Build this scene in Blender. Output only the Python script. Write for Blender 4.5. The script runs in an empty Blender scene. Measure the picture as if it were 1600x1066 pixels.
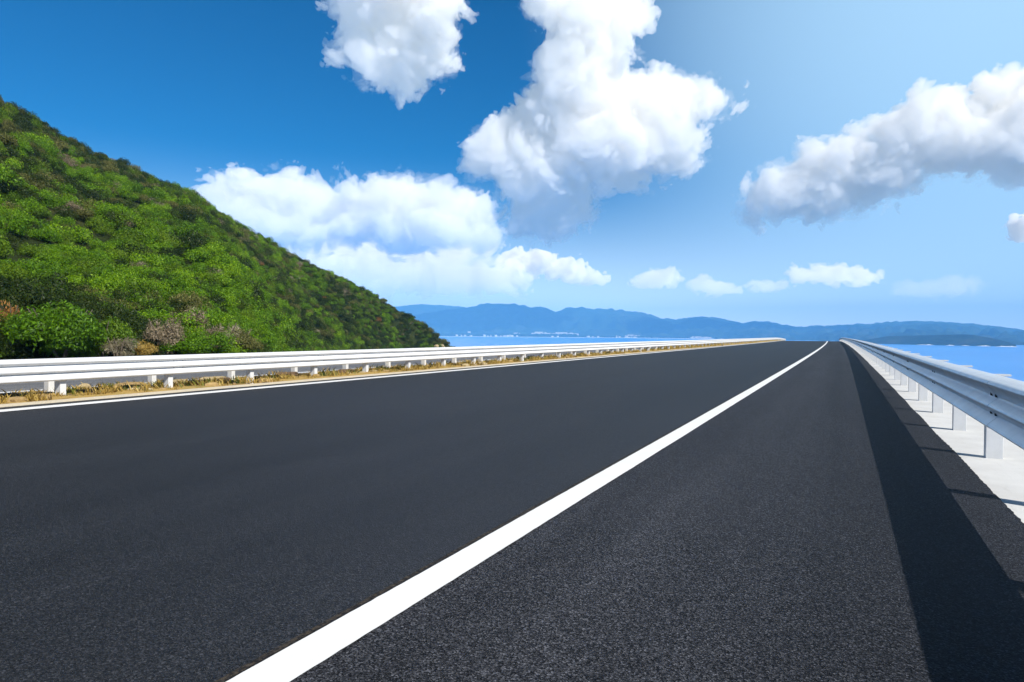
import bpy, bmesh, math, random
import numpy as np
from mathutils import Vector, Matrix, noise as mnoise

random.seed(7)
rng = np.random.default_rng(7)
scene = bpy.context.scene
COL = scene.collection
R = math.radians

# ------------------------------------------------------------------ helpers
def link(o):
    COL.objects.link(o)
    return o

def mesh_obj(name, verts, faces, mat=None, parent=None, smooth=False, kind=None, label=None, cat=None, group=None):
    me = bpy.data.meshes.new(name)
    if isinstance(verts, np.ndarray) and isinstance(faces, np.ndarray):
        n, k = faces.shape
        me.vertices.add(len(verts))
        me.vertices.foreach_set('co', np.ascontiguousarray(verts, dtype=np.float32).ravel())
        me.loops.add(n * k)
        me.loops.foreach_set('vertex_index', np.ascontiguousarray(faces, dtype=np.int32).ravel())
        me.polygons.add(n)
        me.polygons.foreach_set('loop_start', np.arange(0, n * k, k, dtype=np.int32))
        me.update(calc_edges=True)
        me.validate()
    else:
        me.from_pydata([tuple(v) for v in verts], [], [tuple(f) for f in faces])
        me.update()
    if smooth:
        me.polygons.foreach_set('use_smooth', [True] * len(me.polygons))
    o = bpy.data.objects.new(name, me)
    if mat:
        me.materials.append(mat)
    if parent:
        o.parent = parent
    tag(o, label, cat, group, kind)
    return link(o)

def tag(o, label=None, cat=None, group=None, kind=None):
    if label: o['label'] = label
    if cat: o['category'] = cat
    if group: o['group'] = group
    if kind: o['kind'] = kind
    return o

def empty(name, loc=(0, 0, 0), label=None, cat=None, group=None):
    o = bpy.data.objects.new(name, None)
    o.empty_display_size = 0.2
    o.location = loc
    tag(o, label, cat, group)
    return link(o)

def add_box(V, Fc, x0, x1, y0, y1, z0, z1):
    b = len(V)
    V += [(x0, y0, z0), (x1, y0, z0), (x1, y1, z0), (x0, y1, z0), (x0, y0, z1), (x1, y0, z1), (x1, y1, z1), (x0, y1, z1)]
    Fc += [(b, b+3, b+2, b+1), (b+4, b+5, b+6, b+7), (b, b+1, b+5, b+4), (b+1, b+2, b+6, b+5), (b+2, b+3, b+7, b+6), (b+3, b, b+4, b+7)]

def bevel_mesh(o, w, seg=2):
    bm = bmesh.new(); bm.from_mesh(o.data)
    bmesh.ops.bevel(bm, geom=bm.edges[:], offset=w, segments=seg, affect='EDGES', profile=0.5)
    bm.to_mesh(o.data); bm.free()

# lattice value noise, vectorised (3 coordinates of any shape), result -1..1
_LAT = rng.random((32, 32, 32)).astype(np.float32) * 2 - 1
def vnoise(x, y, z):
    xi = np.floor(x); yi = np.floor(y); zi = np.floor(z)
    fx = (x - xi).astype(np.float32); fy = (y - yi).astype(np.float32); fz = (z - zi).astype(np.float32)
    fx = fx*fx*fx*(fx*(fx*6-15)+10); fy = fy*fy*fy*(fy*(fy*6-15)+10); fz = fz*fz*fz*(fz*(fz*6-15)+10)
    x0 = xi.astype(np.int32) & 31; y0 = yi.astype(np.int32) & 31; z0 = zi.astype(np.int32) & 31
    x1 = (x0+1) & 31; y1 = (y0+1) & 31; z1 = (z0+1) & 31
    L = _LAT
    a = L[x0, y0, z0]*(1-fx) + L[x1, y0, z0]*fx
    b = L[x0, y1, z0]*(1-fx) + L[x1, y1, z0]*fx
    c = L[x0, y0, z1]*(1-fx) + L[x1, y0, z1]*fx
    d = L[x0, y1, z1]*(1-fx) + L[x1, y1, z1]*fx
    return (a*(1-fy)+b*fy)*(1-fz) + (c*(1-fy)+d*fy)*fz

def fbm(x, y, z, oct=4):
    s = 0; a = 1.0; f = 1.0
    for i in range(oct):
        s = s + a*vnoise(x*f+i*7.3, y*f+i*3.1, z*f+i*5.7); a *= 0.5; f *= 2.03
    return s

# ------------------------------------------------------------------ materials
def new_mat(name):
    m = bpy.data.materials.new(name); m.use_nodes = True
    nt = m.node_tree; nt.nodes.clear()
    out = nt.nodes.new('ShaderNodeOutputMaterial')
    return m, nt, out

class N:
    """tiny node-graph helper"""
    def __init__(s, nt): s.nt = nt
    def node(s, t, **kw):
        n = s.nt.nodes.new(t)
        for k, v in kw.items(): setattr(n, k, v)
        return n
    def set(s, n, key, v):
        if hasattr(v, 'is_output') or isinstance(v, bpy.types.NodeSocket): s.nt.links.new(v, n.inputs[key])
        else: n.inputs[key].default_value = v
    def noise(s, vec, scale, detail=3, rough=0.5):
        n = s.node('ShaderNodeTexNoise'); s.set(n, 'Vector', vec); s.set(n, 'Scale', scale); s.set(n, 'Detail', detail); s.set(n, 'Roughness', rough)
        return n.outputs['Fac']
    def voro(s, vec, scale, out='Color', feature='F1'):
        n = s.node('ShaderNodeTexVoronoi', feature=feature); s.set(n, 'Vector', vec); s.set(n, 'Scale', scale)
        return n.outputs[out]
    def ramp(s, fac, stops, interp='LINEAR'):
        n = s.node('ShaderNodeValToRGB'); s.set(n, 'Fac', fac)
        cr = n.color_ramp; cr.interpolation = interp
        while len(cr.elements) < len(stops): cr.elements.new(0.5)
        for e, (p, c) in zip(cr.elements, stops):
            e.position = p; e.color = (*c, 1) if len(c) == 3 else c
        return n.outputs['Color']
    def mix(s, fac, a, b, mode='MIX'):
        n = s.node('ShaderNodeMix', data_type='RGBA', blend_type=mode)
        s.set(n, 0, fac); s.set(n, 6, a if not isinstance(a, tuple) else (*a, 1)); s.set(n, 7, b if not isinstance(b, tuple) else (*b, 1))
        return n.outputs[2]
    def math(s, op, a, b=0.0, clamp=False):
        n = s.node('ShaderNodeMath', operation=op); n.use_clamp = clamp
        s.set(n, 0, a); s.set(n, 1, b)
        return n.outputs[0]
    def mapr(s, v, a, b, c, d):
        n = s.node('ShaderNodeMapRange'); s.set(n, 0, v); s.set(n, 1, a); s.set(n, 2, b); s.set(n, 3, c); s.set(n, 4, d)
        return n.outputs[0]
    def bump(s, h, strength, dist):
        n = s.node('ShaderNodeBump'); s.set(n, 'Height', h); s.set(n, 'Strength', strength); s.set(n, 'Distance', dist)
        return n.outputs['Normal']
    def pos(s):
        return s.node('ShaderNodeNewGeometry').outputs['Position']
    def objc(s):
        return s.node('ShaderNodeTexCoord').outputs['Object']
    def scaled(s, vec, sc):
        n = s.node('ShaderNodeMapping'); s.set(n, 'Vector', vec); n.inputs['Scale'].default_value = sc
        return n.outputs[0]
    def princ(s, out, color, rough=0.6, spec=0.5, metallic=0.0, normal=None):
        n = s.node('ShaderNodeBsdfPrincipled')
        s.set(n, 'Base Color', color if not isinstance(color, tuple) else (*color, 1)); s.set(n, 'Roughness', rough)
        s.set(n, 'Specular IOR Level', spec); s.set(n, 'Metallic', metallic)
        if normal is not None: s.nt.links.new(normal, n.inputs['Normal'])
        s.nt.links.new(n.outputs[0], out.inputs['Surface'])
        return n

def asphalt(name, dark, light, grain, bumpd, tint, spec=0.22):
    m, nt, out = new_mat(name); g = N(nt); p = g.pos()
    v = g.voro(p, grain)                        # one value per stone of the aggregate
    sep = g.node('ShaderNodeSeparateColor'); g.set(sep, 0, v)
    stone = g.ramp(sep.outputs[0], [(0.0, dark), (0.55, tuple(d*0.65+l*0.35 for d, l in zip(dark, light))), (0.9, light), (1.0, tuple(min(1, c*2.0) for c in light))])
    big = g.noise(g.scaled(p, (1, 0.18, 1)), 0.9, 4, 0.55)
    patch = g.mapr(big, 0.3, 0.7, 0.86, 1.14)
    mul = g.node('ShaderNodeVectorMath', operation='SCALE'); g.set(mul, 0, stone); g.set(mul, 'Scale', patch)
    xyz = g.node('ShaderNodeSeparateXYZ'); g.set(xyz, 0, p)
    trk = g.noise(g.scaled(p, (1.1, 0.02, 0)), 1.0, 2, 0.5)                # tyre-polished lanes along the road
    long_ = g.noise(g.scaled(p, (9, 0.35, 0)), 1.0, 4, 0.6)
    fac = g.math('MULTIPLY', g.mapr(trk, 0.35, 0.65, 0.80, 1.24), g.mapr(long_, 0.3, 0.7, 0.93, 1.07))
    mul2 = g.node('ShaderNodeVectorMath', operation='SCALE'); g.set(mul2, 0, mul.outputs[0]); g.set(mul2, 'Scale', fac); mul = mul2
    fine = g.noise(p, grain*2.2, 2, 0.6)
    col = g.mix(g.mapr(fine, 0.35, 0.7, 0.0, 0.35), mul.outputs[0], tint)
    spots = g.noise(p, 55, 3, 0.7)
    col = g.mix(g.mapr(spots, 0.74, 0.80, 0.0, 0.5), col, (0.22, 0.22, 0.215))
    h = g.math('ADD', g.voro(p, grain, 'Distance'), g.math('MULTIPLY', g.noise(p, grain*0.6, 3, 0.6), 1.2))
    nrm = g.bump(h, 1.0, bumpd)
    b_ = g.princ(out, col, g.mapr(fine, 0.3, 0.7, 0.5, 0.7), spec, 0, nrm); b_.inputs['Diffuse Roughness'].default_value = 1.0
    return m

M = {}
M['asphalt'] = asphalt('asphalt', (0.0013, 0.0014, 0.0019), (0.021, 0.022, 0.026), 140, 0.004, (0.0047, 0.0050, 0.0068), spec=0.34)
M['asphalt_coarse'] = asphalt('asphalt_coarse', (0.0024, 0.0026, 0.0034), (0.060, 0.063, 0.074), 145, 0.0045, (0.0088, 0.0095, 0.0125), spec=0.06)
M['asphalt_old'] = asphalt('asphalt_old', (0.06, 0.06, 0.062), (0.15, 0.15, 0.155), 80, 0.003, (0.1, 0.1, 0.104))

m, nt, out = new_mat('line_paint'); g = N(nt); p = g.pos()
n1 = g.noise(p, 3.0, 5, 0.6); n2 = g.noise(p, 90, 3, 0.6)
c = g.mix(g.mapr(n1, 0.35, 0.7, 0, 0.5), (0.82, 0.82, 0.81), (0.74, 0.74, 0.72))
c = g.mix(g.mapr(n2, 0.70, 0.78, 0, 0.6), c, (0.35, 0.35, 0.34))
g.princ(out, c, 0.55, 0.4, 0, g.bump(n2, 0.5, 0.002)); M['line'] = m

m, nt, out = new_mat('pale_concrete'); g = N(nt); p = g.pos()
n1 = g.noise(p, 1.3, 6, 0.62); n2 = g.noise(p, 60, 4, 0.6); n3 = g.noise(g.scaled(p, (6, 1, 1)), 2.5, 4, 0.6)
c = g.mix(g.mapr(n1, 0.3, 0.7, 0, 1), (0.62, 0.62, 0.605), (0.50, 0.495, 0.48))
c = g.mix(g.mapr(n3, 0.58, 0.75, 0, 0.35), c, (0.42, 0.41, 0.39))
c = g.mix(g.mapr(n2, 0.66, 0.74, 0, 0.5), c, (0.34, 0.33, 0.31))
g.princ(out, c, 0.8, 0.3, 0, g.bump(n2, 0.4, 0.003)); M['concrete'] = m

m, nt, out = new_mat('seam_tar'); g = N(nt); p = g.pos()
c = g.mix(g.mapr(g.noise(p, 40, 4, 0.65), 0.4, 0.7, 0, 1), (0.010, 0.010, 0.011), (0.085, 0.068, 0.050))
g.princ(out, c, 0.8, 0.2, 0, g.bump(g.noise(p, 120, 3), 0.8, 0.004)); M['seam'] = m

def metal_paint(name, a, b, rough, metal=0.0):
    m, nt, out = new_mat(name); g = N(nt); p = g.objc()
    n1 = g.noise(p, 4.0, 5, 0.6); n2 = g.noise(g.scaled(p, (1, 0.15, 3)), 12, 4, 0.65)
    c = g.mix(g.mapr(n1, 0.3, 0.7, 0, 1), a, b)
    c = g.mix(g.mapr(n2, 0.6, 0.78, 0, 0.28), c, (0.36, 0.35, 0.33))
    g.princ(out, c, g.mapr(n1, 0.3, 0.7, rough, rough+0.14), 0.5, metal, g.bump(n1, 0.15, 0.004))
    return m
M['rail_white'] = metal_paint('white_rail_paint', (0.70, 0.70, 0.70), (0.61, 0.62, 0.625), 0.34)
M['galvanised'] = metal_paint('galvanised_rail', (0.82, 0.83, 0.84), (0.74, 0.755, 0.77), 0.30, 0.4)
M['post'] = metal_paint('post_paint', (0.70, 0.70, 0.69), (0.58, 0.58, 0.57), 0.5)

m, nt, out = new_mat('dark_steel'); g = N(nt)
g.princ(out, g.mix(g.noise(g.objc(), 60, 3), (0.02, 0.02, 0.022), (0.06, 0.055, 0.05)), 0.55, 0.4, 0.3); M['bolt'] = m

m, nt, out = new_mat('kerb_stone'); g = N(nt); p = g.pos()
n1 = g.noise(p, 2.0, 6, 0.65); n2 = g.noise(p, 35, 4, 0.6)
c = g.mix(g.mapr(n1, 0.3, 0.7, 0, 1), (0.62, 0.52, 0.36), (0.52, 0.47, 0.38))
c = g.mix(g.mapr(n2, 0.6, 0.75, 0, 0.6), c, (0.28, 0.22, 0.14))
g.princ(out, c, 0.85, 0.25, 0, g.bump(n2, 0.6, 0.01)); M['kerb'] = m

m, nt, out = new_mat('dry_soil'); g = N(nt); p = g.pos()
n1 = g.noise(p, 1.5, 6, 0.7); n2 = g.noise(p, 22, 5, 0.65)
c = g.ramp(n1, [(0.3, (0.26, 0.16, 0.05)), (0.5, (0.46, 0.30, 0.09)), (0.68, (0.20, 0.18, 0.05))])
c = g.mix(g.mapr(n2, 0.5, 0.72, 0, 0.7), c, (0.5, 0.38, 0.18))
g.princ(out, c, 0.95, 0.1, 0, g.bump(n2, 0.8, 0.04)); M['soil'] = m

def stone_mat(name, a, b):
    m, nt, out = new_mat(name); g = N(nt); p = g.objc()
    n1 = g.noise(p, 5, 6, 0.65); n2 = g.noise(p, 30, 4, 0.6)
    c = g.mix(g.mapr(n1, 0.35, 0.65, 0, 1), a, b)
    g.princ(out, c, 0.85, 0.25, 0, g.bump(n2, 0.6, 0.02))
    return m
M['stone_tan'] = stone_mat('tan_stone', (0.42, 0.29, 0.12), (0.26, 0.17, 0.07))
M['stone_pale'] = stone_mat('pale_stone', (0.48, 0.38, 0.22), (0.32, 0.25, 0.13))
M['stone_dark'] = stone_mat('brown_stone', (0.10, 0.065, 0.04), (0.17, 0.11, 0.06))

m, nt, out = new_mat('embankment'); g = N(nt); p = g.pos()
c = g.ramp(g.noise(p, 0.35, 7, 0.65), [(0.3, (0.05, 0.06, 0.02)), (0.5, (0.16, 0.13, 0.07)), (0.7, (0.24, 0.21, 0.15))])
g.princ(out, c, 0.95, 0.1, 0, g.bump(g.noise(p, 2, 6, 0.7), 0.7, 0.2)); M['bank'] = m

m, nt, out = new_mat('hill_earth'); g = N(nt); p = g.pos()
c = g.ramp(g.noise(p, 0.25, 7, 0.65), [(0.3, (0.010, 0.018, 0.004)), (0.5, (0.026, 0.036, 0.009)), (0.72, (0.06, 0.06, 0.022))])
g.princ(out, c, 0.95, 0.1, 0, g.bump(g.noise(p, 1.5, 6, 0.7), 0.8, 0.25)); M['hill'] = m

m, nt, out = new_mat('far_mountain'); g = N(nt); p = g.pos()
c = g.ramp(g.noise(p, 0.004, 8, 0.62), [(0.32, (0.012, 0.030, 0.022)), (0.5, (0.026, 0.050, 0.036)), (0.70, (0.055, 0.068, 0.052))])
g.princ(out, c, 1.0, 0.05, 0, g.bump(g.noise(p, 0.012, 7, 0.6), 0.8, 25)); M['mountain'] = m

m, nt, out = new_mat('shore_land'); g = N(nt); p = g.pos()
c = g.ramp(g.noise(p, 0.02, 6, 0.6), [(0.35, (0.03, 0.05, 0.03)), (0.55, (0.07, 0.085, 0.05)), (0.75, (0.25, 0.22, 0.16))])
g.princ(out, c, 1.0, 0.05); M['shore'] = m
m, nt, out = new_mat('sand'); g = N(nt); p = g.pos()
g.princ(out, g.mix(g.noise(p, 0.05, 5), (0.72, 0.70, 0.64), (0.82, 0.80, 0.76)), 0.9, 0.1); M['sand'] = m
m, nt, out = new_mat('foam'); g = N(nt); p = g.pos()
g.princ(out, g.mix(g.noise(p, 0.2, 5), (0.86, 0.87, 0.87), (0.70, 0.74, 0.76)), 0.8, 0.2); M['foam'] = m
m, nt, out = new_mat('house_plaster'); g = N(nt); p = g.pos()
g.princ(out, g.mix(g.noise(p, 0.1, 3), (0.66, 0.65, 0.62), (0.52, 0.51, 0.49)), 0.8, 0.2); M['plaster'] = m
m, nt, out = new_mat('far_foliage'); g = N(nt); p = g.pos()
g.princ(out, g.mix(g.noise(p, 0.08, 5), (0.010, 0.022, 0.012), (0.030, 0.05, 0.025)), 1.0, 0.05); M['far_foliage'] = m

m, nt, out = new_mat('sea_water'); g = N(nt); p = g.pos()
w1 = g.noise(g.scaled(p, (1, 0.35, 1)), 0.05, 5, 0.6); w2 = g.noise(p, 0.6, 4, 0.6)
big = g.noise(g.scaled(p, (1, 1, 1)), 0.0012, 4, 0.55)
c = g.ramp(big, [(0.3, (0.010, 0.190, 0.62)), (0.7, (0.025, 0.270, 0.74))])
h = g.math('ADD', g.math('MULTIPLY', w1, 2.0), g.math('MULTIPLY', w2, 0.3))
g.princ(out, c, 0.28, 0.25, 0, g.bump(h, 0.35, 0.6)); M['sea'] = m

def leaf_mat(name, stops, trans=0.35, sat_rand=0.25):
    m, nt, out = new_mat(name); g = N(nt)
    a = g.node('ShaderNodeAttribute', attribute_name='tone')
    oi = g.node('ShaderNodeObjectInfo')
    f = g.math('ADD', g.math('MULTIPLY', a.outputs['Fac'], 0.65), g.math('MULTIPLY', oi.outputs['Random'], 0.35))
    col = g.ramp(f, stops)
    d = g.node('ShaderNodeBsdfPrincipled'); g.set(d, 'Base Color', col); g.set(d, 'Roughness', 0.5); g.set(d, 'Specular IOR Level', 0.25)
    t = g.node('ShaderNodeBsdfTranslucent'); g.set(t, 'Color', col)
    mx = g.node('ShaderNodeMixShader'); g.set(mx, 0, trans); nt.links.new(d.outputs[0], mx.inputs[1]); nt.links.new(t.outputs[0], mx.inputs[2])
    nt.links.new(mx.outputs[0], out.inputs['Surface'])
    return m
M['leaf_bright'] = leaf_mat('bright_leaves', [(0.1, (0.035, 0.085, 0.002)), (0.5, (0.115, 0.250, 0.003)), (0.9, (0.300, 0.460, 0.010))])
M['leaf_mid'] = leaf_mat('mid_green_leaves', [(0.1, (0.030, 0.066, 0.002)), (0.5, (0.088, 0.172, 0.004)), (0.9, (0.215, 0.310, 0.014))])
M['leaf_dark'] = leaf_mat('dark_leaves', [(0.1, (0.009, 0.020, 0.002)), (0.5, (0.026, 0.050, 0.004)), (0.9, (0.075, 0.098, 0.012))])
M['leaf_olive'] = leaf_mat('olive_leaves', [(0.1, (0.040, 0.044, 0.008)), (0.5, (0.105, 0.112, 0.022)), (0.9, (0.25, 0.24, 0.070))])
M['leaf_dry'] = leaf_mat('dry_twigs', [(0.1, (0.075, 0.055, 0.030)), (0.5, (0.190, 0.145, 0.085)), (0.9, (0.38, 0.30, 0.20))], 0.15)
M['leaf_rust'] = leaf_mat('rusty_leaves', [(0.1, (0.10, 0.045, 0.012)), (0.5, (0.26, 0.115, 0.028)), (0.9, (0.46, 0.22, 0.06))], 0.25)
M['leaf_grey'] = leaf_mat('grey_twigs', [(0.1, (0.09, 0.078, 0.045)), (0.5, (0.22, 0.19, 0.115)), (0.9, (0.44, 0.38, 0.26))], 0.1)
M['grass_dry'] = leaf_mat('dry_grass_blades', [(0.1, (0.20, 0.13, 0.03)), (0.5, (0.45, 0.30, 0.065)), (0.9, (0.66, 0.50, 0.16))], 0.3)
M['grass_green'] = leaf_mat('green_grass_blades', [(0.1, (0.06, 0.08, 0.01)), (0.5, (0.14, 0.16, 0.02)), (0.9, (0.30, 0.28, 0.05))], 0.3)
m, nt, out = new_mat('bark'); g = N(nt)
g.princ(out, g.mix(g.noise(g.objc(), 8, 5), (0.09, 0.07, 0.05), (0.20, 0.16, 0.12)), 0.9, 0.1); M['bark'] = m

# ------------------------------------------------------------------ camera
FPX, HC = 1067.0, 1.25
VPX, VPY, ROLL = 1318.0, 525.0, math.atan(0.0083)
def _unroll(x, y):
    dx, dy = x-800, y-533
    return dx*math.cos(ROLL)+dy*math.sin(ROLL), -dx*math.sin(ROLL)+dy*math.cos(ROLL)
_vx, _vy = _unroll(VPX, VPY)
PITCH = -math.atan(_vy/FPX)           # camera looks this much below the horizon
def _cam(x, y):
    a, b = _unroll(x, y)
    return a, FPX*math.cos(PITCH)-b*math.sin(PITCH), -FPX*math.sin(PITCH)-b*math.cos(PITCH)
_a, _f, _u = _cam(VPX, VPY)
YAW = math.atan2(_a, _f)
FWD = Vector((-math.sin(YAW), math.cos(YAW), 0))
def ray(x, y):
    """direction through a pixel of the 1600 px photograph, forward component 1"""
    a, f, u = _cam(x, y); c, s = math.cos(YAW), math.sin(YAW)
    return Vector((a*c-f*s, a*s+f*c, u))/f
CAMP = Vector((0, 0, HC))
cam = bpy.data.cameras.new('camera')
cam.sensor_width = 36; cam.lens = 36*FPX/1600; cam.clip_start = 0.05; cam.clip_end = 60000
co = link(bpy.data.objects.new('camera', cam))
rot = Matrix.Rotation(YAW, 4, 'Z') @ Matrix.Rotation(math.pi/2-PITCH, 4, 'X') @ Matrix.Rotation(ROLL, 4, 'Z')
co.matrix_world = Matrix.Translation(CAMP) @ rot
scene.camera = co

# ------------------------------------------------------------------ light and sky
SUN_EL = R(41.5)
sunh = Vector((0.644, -0.254, 0)).normalized()
SUN = Vector((sunh.x*math.cos(SUN_EL), sunh.y*math.cos(SUN_EL), math.sin(SUN_EL)))
sl = bpy.data.lights.new('sun', 'SUN'); sl.energy = 5.0; sl.angle = R(0.5); sl.color = (1.0, 0.955, 0.88)
so = link(bpy.data.objects.new('sun', sl)); so.rotation_euler = (-SUN).to_track_quat('-Z', 'Y').to_euler(); so.location = (20, -10, 40)
w = bpy.data.worlds.new('World'); scene.world = w; w.use_nodes = True
nt = w.node_tree; nt.nodes.clear(); g = N(nt)
sky = g.node('ShaderNodeTexSky', sky_type='NISHITA'); sky.sun_disc = False
sky.sun_elevation = SUN_EL; sky.sun_rotation = math.atan2(SUN.x, SUN.y)
sky.altitude = 200; sky.air_density = 1.0; sky.dust_density = 0.6; sky.ozone_density = 3.0
tint = g.mix(1.0, sky.outputs[0], (0.0, 0.415, 0.70), 'MULTIPLY')
dirn = g.node('ShaderNodeTexCoord').outputs['Generated']
def dotw(v):
    n = g.node('ShaderNodeVectorMath', operation='DOT_PRODUCT'); g.set(n, 0, dirn); n.inputs[1].default_value = v
    return n.outputs['Value']
# sky glow painted as pale colour on the seaward side and along the horizon
vc = ray(1750, -90).normalized()
fv = g.node('ShaderNodeMapRange', interpolation_type='SMOOTHSTEP'); g.set(fv, 0, dotw(vc)); fv.inputs[1].default_value = 0.79; fv.inputs[2].default_value = 1.03
fl = g.math('POWER', g.math('SUBTRACT', 1.0, g.math('MULTIPLY', dotw((0, 0, 1)), 3.9, True), True), 2.0)
low = g.mix(g.math('MULTIPLY', fl, 0.97), tint, (10.8, 11.4, 10.8))
allv = g.mix(g.math('MULTIPLY', fv.outputs[0], 0.9), low, (4.1, 6.5, 8.6))
bg = g.node('ShaderNodeBackground'); zen = g.mapr(dotw((0, 0, 1)), 0.42, 0.74, 1.0, 0.14)      # sky above the view darkened to cut ambient fill and deepen shadows
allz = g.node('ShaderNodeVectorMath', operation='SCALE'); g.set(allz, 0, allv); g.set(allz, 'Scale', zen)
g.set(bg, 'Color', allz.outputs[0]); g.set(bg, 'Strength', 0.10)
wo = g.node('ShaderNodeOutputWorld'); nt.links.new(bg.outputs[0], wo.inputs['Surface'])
scene.view_settings.view_transform = 'Standard'; scene.view_settings.look = 'None'
scene.view_settings.exposure = 0.42; scene.view_settings.gamma = 1
scene.cycles.volume_bounces = 20; scene.cycles.max_bounces = 24; scene.cycles.diffuse_bounces = 4
scene.cycles.transparent_max_bounces = 16; scene.cycles.use_denoising = True

# ------------------------------------------------------------------ road
SEA = -34.0
def cx(Y):                       # the road bends gently left towards the crest
    return -6.0e-5*max(0.0, Y-15)**2
def cz(Y):                       # and drops away behind the crest
    d = max(0.0, Y-165.0)
    return -min(d*d*2.2e-4, 4.4+0.062*max(0, d-141)) if d < 141 else -(4.374+0.062*(d-141))
YS = [-40, -20, -10, -5] + [i*0.5 for i in range(0, 40)] + [20+i*2 for i in range(0, 40)] + [100+i*5 for i in range(0, 40)] + [300+i*20 for i in range(0, 15)]

def strip(name, x0, x1, z, mat, thick=0.0, jit0=0.0, jit1=0.0, ys=YS, **kw):
    """a band of the road between two lateral positions, following bend and crest"""
    V, Fc = [], []
    for Y in ys:
        a = x0 + (jit0*mnoise.noise((Y*0.6, x0*3, 1.3)) + jit0*0.8*mnoise.noise((Y*14, x0, 4.1)) if jit0 else 0)
        b = x1 + (jit1*mnoise.noise((Y*0.6, x1*3, 2.3)) + jit1*0.8*mnoise.noise((Y*14, x1, 5.1)) if jit1 else 0)
        c, zz = cx(Y), cz(Y)
        if thick: V += [(a+c, Y, zz+z-thick), (a+c, Y, zz+z), (b+c, Y, zz+z), (b+c, Y, zz+z-thick)]
        else: V += [(a+c, Y, zz+z), (b+c, Y, zz+z)]
    n = len(ys)
    for i in range(n-1):
        if thick:
            p, q = i*4, i*4+4
            Fc += [(p+1, p+2, q+2, q+1), (p, p+1, q+1, q), (p+2, p+3, q+3, q+2)]
        else:
            Fc.append((i*2, i*2+1, i*2+3, i*2+2))
    if thick:
        Fc += [(0, 3, 2, 1), (4*n-4, 4*n-3, 4*n-2, 4*n-1)]
    return mesh_obj(name, V, Fc, mat, **kw)

FINE = [-10, -5] + [i*0.05 for i in range(0, 500)] + [25+i*0.5 for i in range(0, 150)] + [100+i*5 for i in range(0, 40)]
strip('road', -12.1, -1.93, 0.0, M['asphalt'], kind='structure')
strip('road_shoulder', -1.93, 1.10, 0.0, M['asphalt_coarse'], thick=0.03, jit1=0.016, ys=FINE, kind='structure')
strip('lane_marking', -1.955, -1.755, 0.005, M['line'], jit0=0.004, jit1=0.004, ys=FINE, kind='structure')
strip('paving_seam', -1.995, -1.970, 0.003, M['seam'], jit0=0.006, jit1=0.005, ys=FINE, kind='structure')
strip('edge_marking', -11.68, -11.36, 0.005, M['line'], jit0=0.006, jit1=0.006, ys=FINE, kind='structure')
strip('concrete_verge', 0.95, 2.6, -0.018, M['concrete'], thick=0.25, kind='structure')
strip('kerb', -12.22, -12.06, 0.035, M['kerb'], thick=0.3, jit0=0.02, jit1=0.012, ys=FINE, kind='structure')
strip('opposite_road', -27.2, -15.2, -0.10, M['asphalt_old'], thick=0.1, jit1=0.05, kind='structure')
strip('opposite_edge_marking', -16.1, -15.85, -0.095, M['line'], kind='structure')

# the earth bank that carries the roads, falling to the sea on both sides
V, Fc = [], []
prof = [(-95, SEA-3), (-27.6, -0.35), (-15.1, -0.30), (-12.2, -0.25), (0.8, -0.30), (2.5, -0.32), (2.7, -0.6), (48, SEA-3)]
for Y in YS:
    for (x, z) in prof: V.append((x+cx(Y), Y, max(SEA-3, z+cz(Y))))
k = len(prof)
for i in range(len(YS)-1):
    for j in range(k-1): Fc.append((i*k+j, i*k+j+1, (i+1)*k+j+1, (i+1)*k+j))
mesh_obj('terrain', V, Fc, M['bank'], kind='structure')

# median soil between the two carriageways: lumpy, sloping a little to the far side
ny, nx = 900, 14
ys = np.concatenate([np.linspace(-5, 60, 600), np.linspace(60.3, 260, 300)])
xs = np.linspace(-15.25, -12.18, nx)
Xg, Yg = np.meshgrid(xs, ys)
zb = 0.015 - 0.08*np.clip((-12.4-Xg)/2.8, 0, 1)
edge = np.sin(np.clip((Xg+15.25)/3.05, 0, 1)*np.pi)
zz = zb + edge**0.5*(0.05*fbm(Xg*1.1, Yg*0.9, Xg*0+2.2, 4)+0.02)
cxv = np.array([cx(y) for y in ys]); czv = np.array([cz(y) for y in ys])
P = np.stack([Xg+cxv[:, None], Yg, zz+czv[:, None]], -1).reshape(-1, 3)
idx = np.arange(ny*nx).reshape(ny, nx)
Q = np.stack([idx[:-1, :-1], idx[:-1, 1:], idx[1:, 1:], idx[1:, :-1]], -1).reshape(-1, 4)
mesh_obj('median_soil', P, Q, M['soil'], smooth=True, kind='structure')

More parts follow.
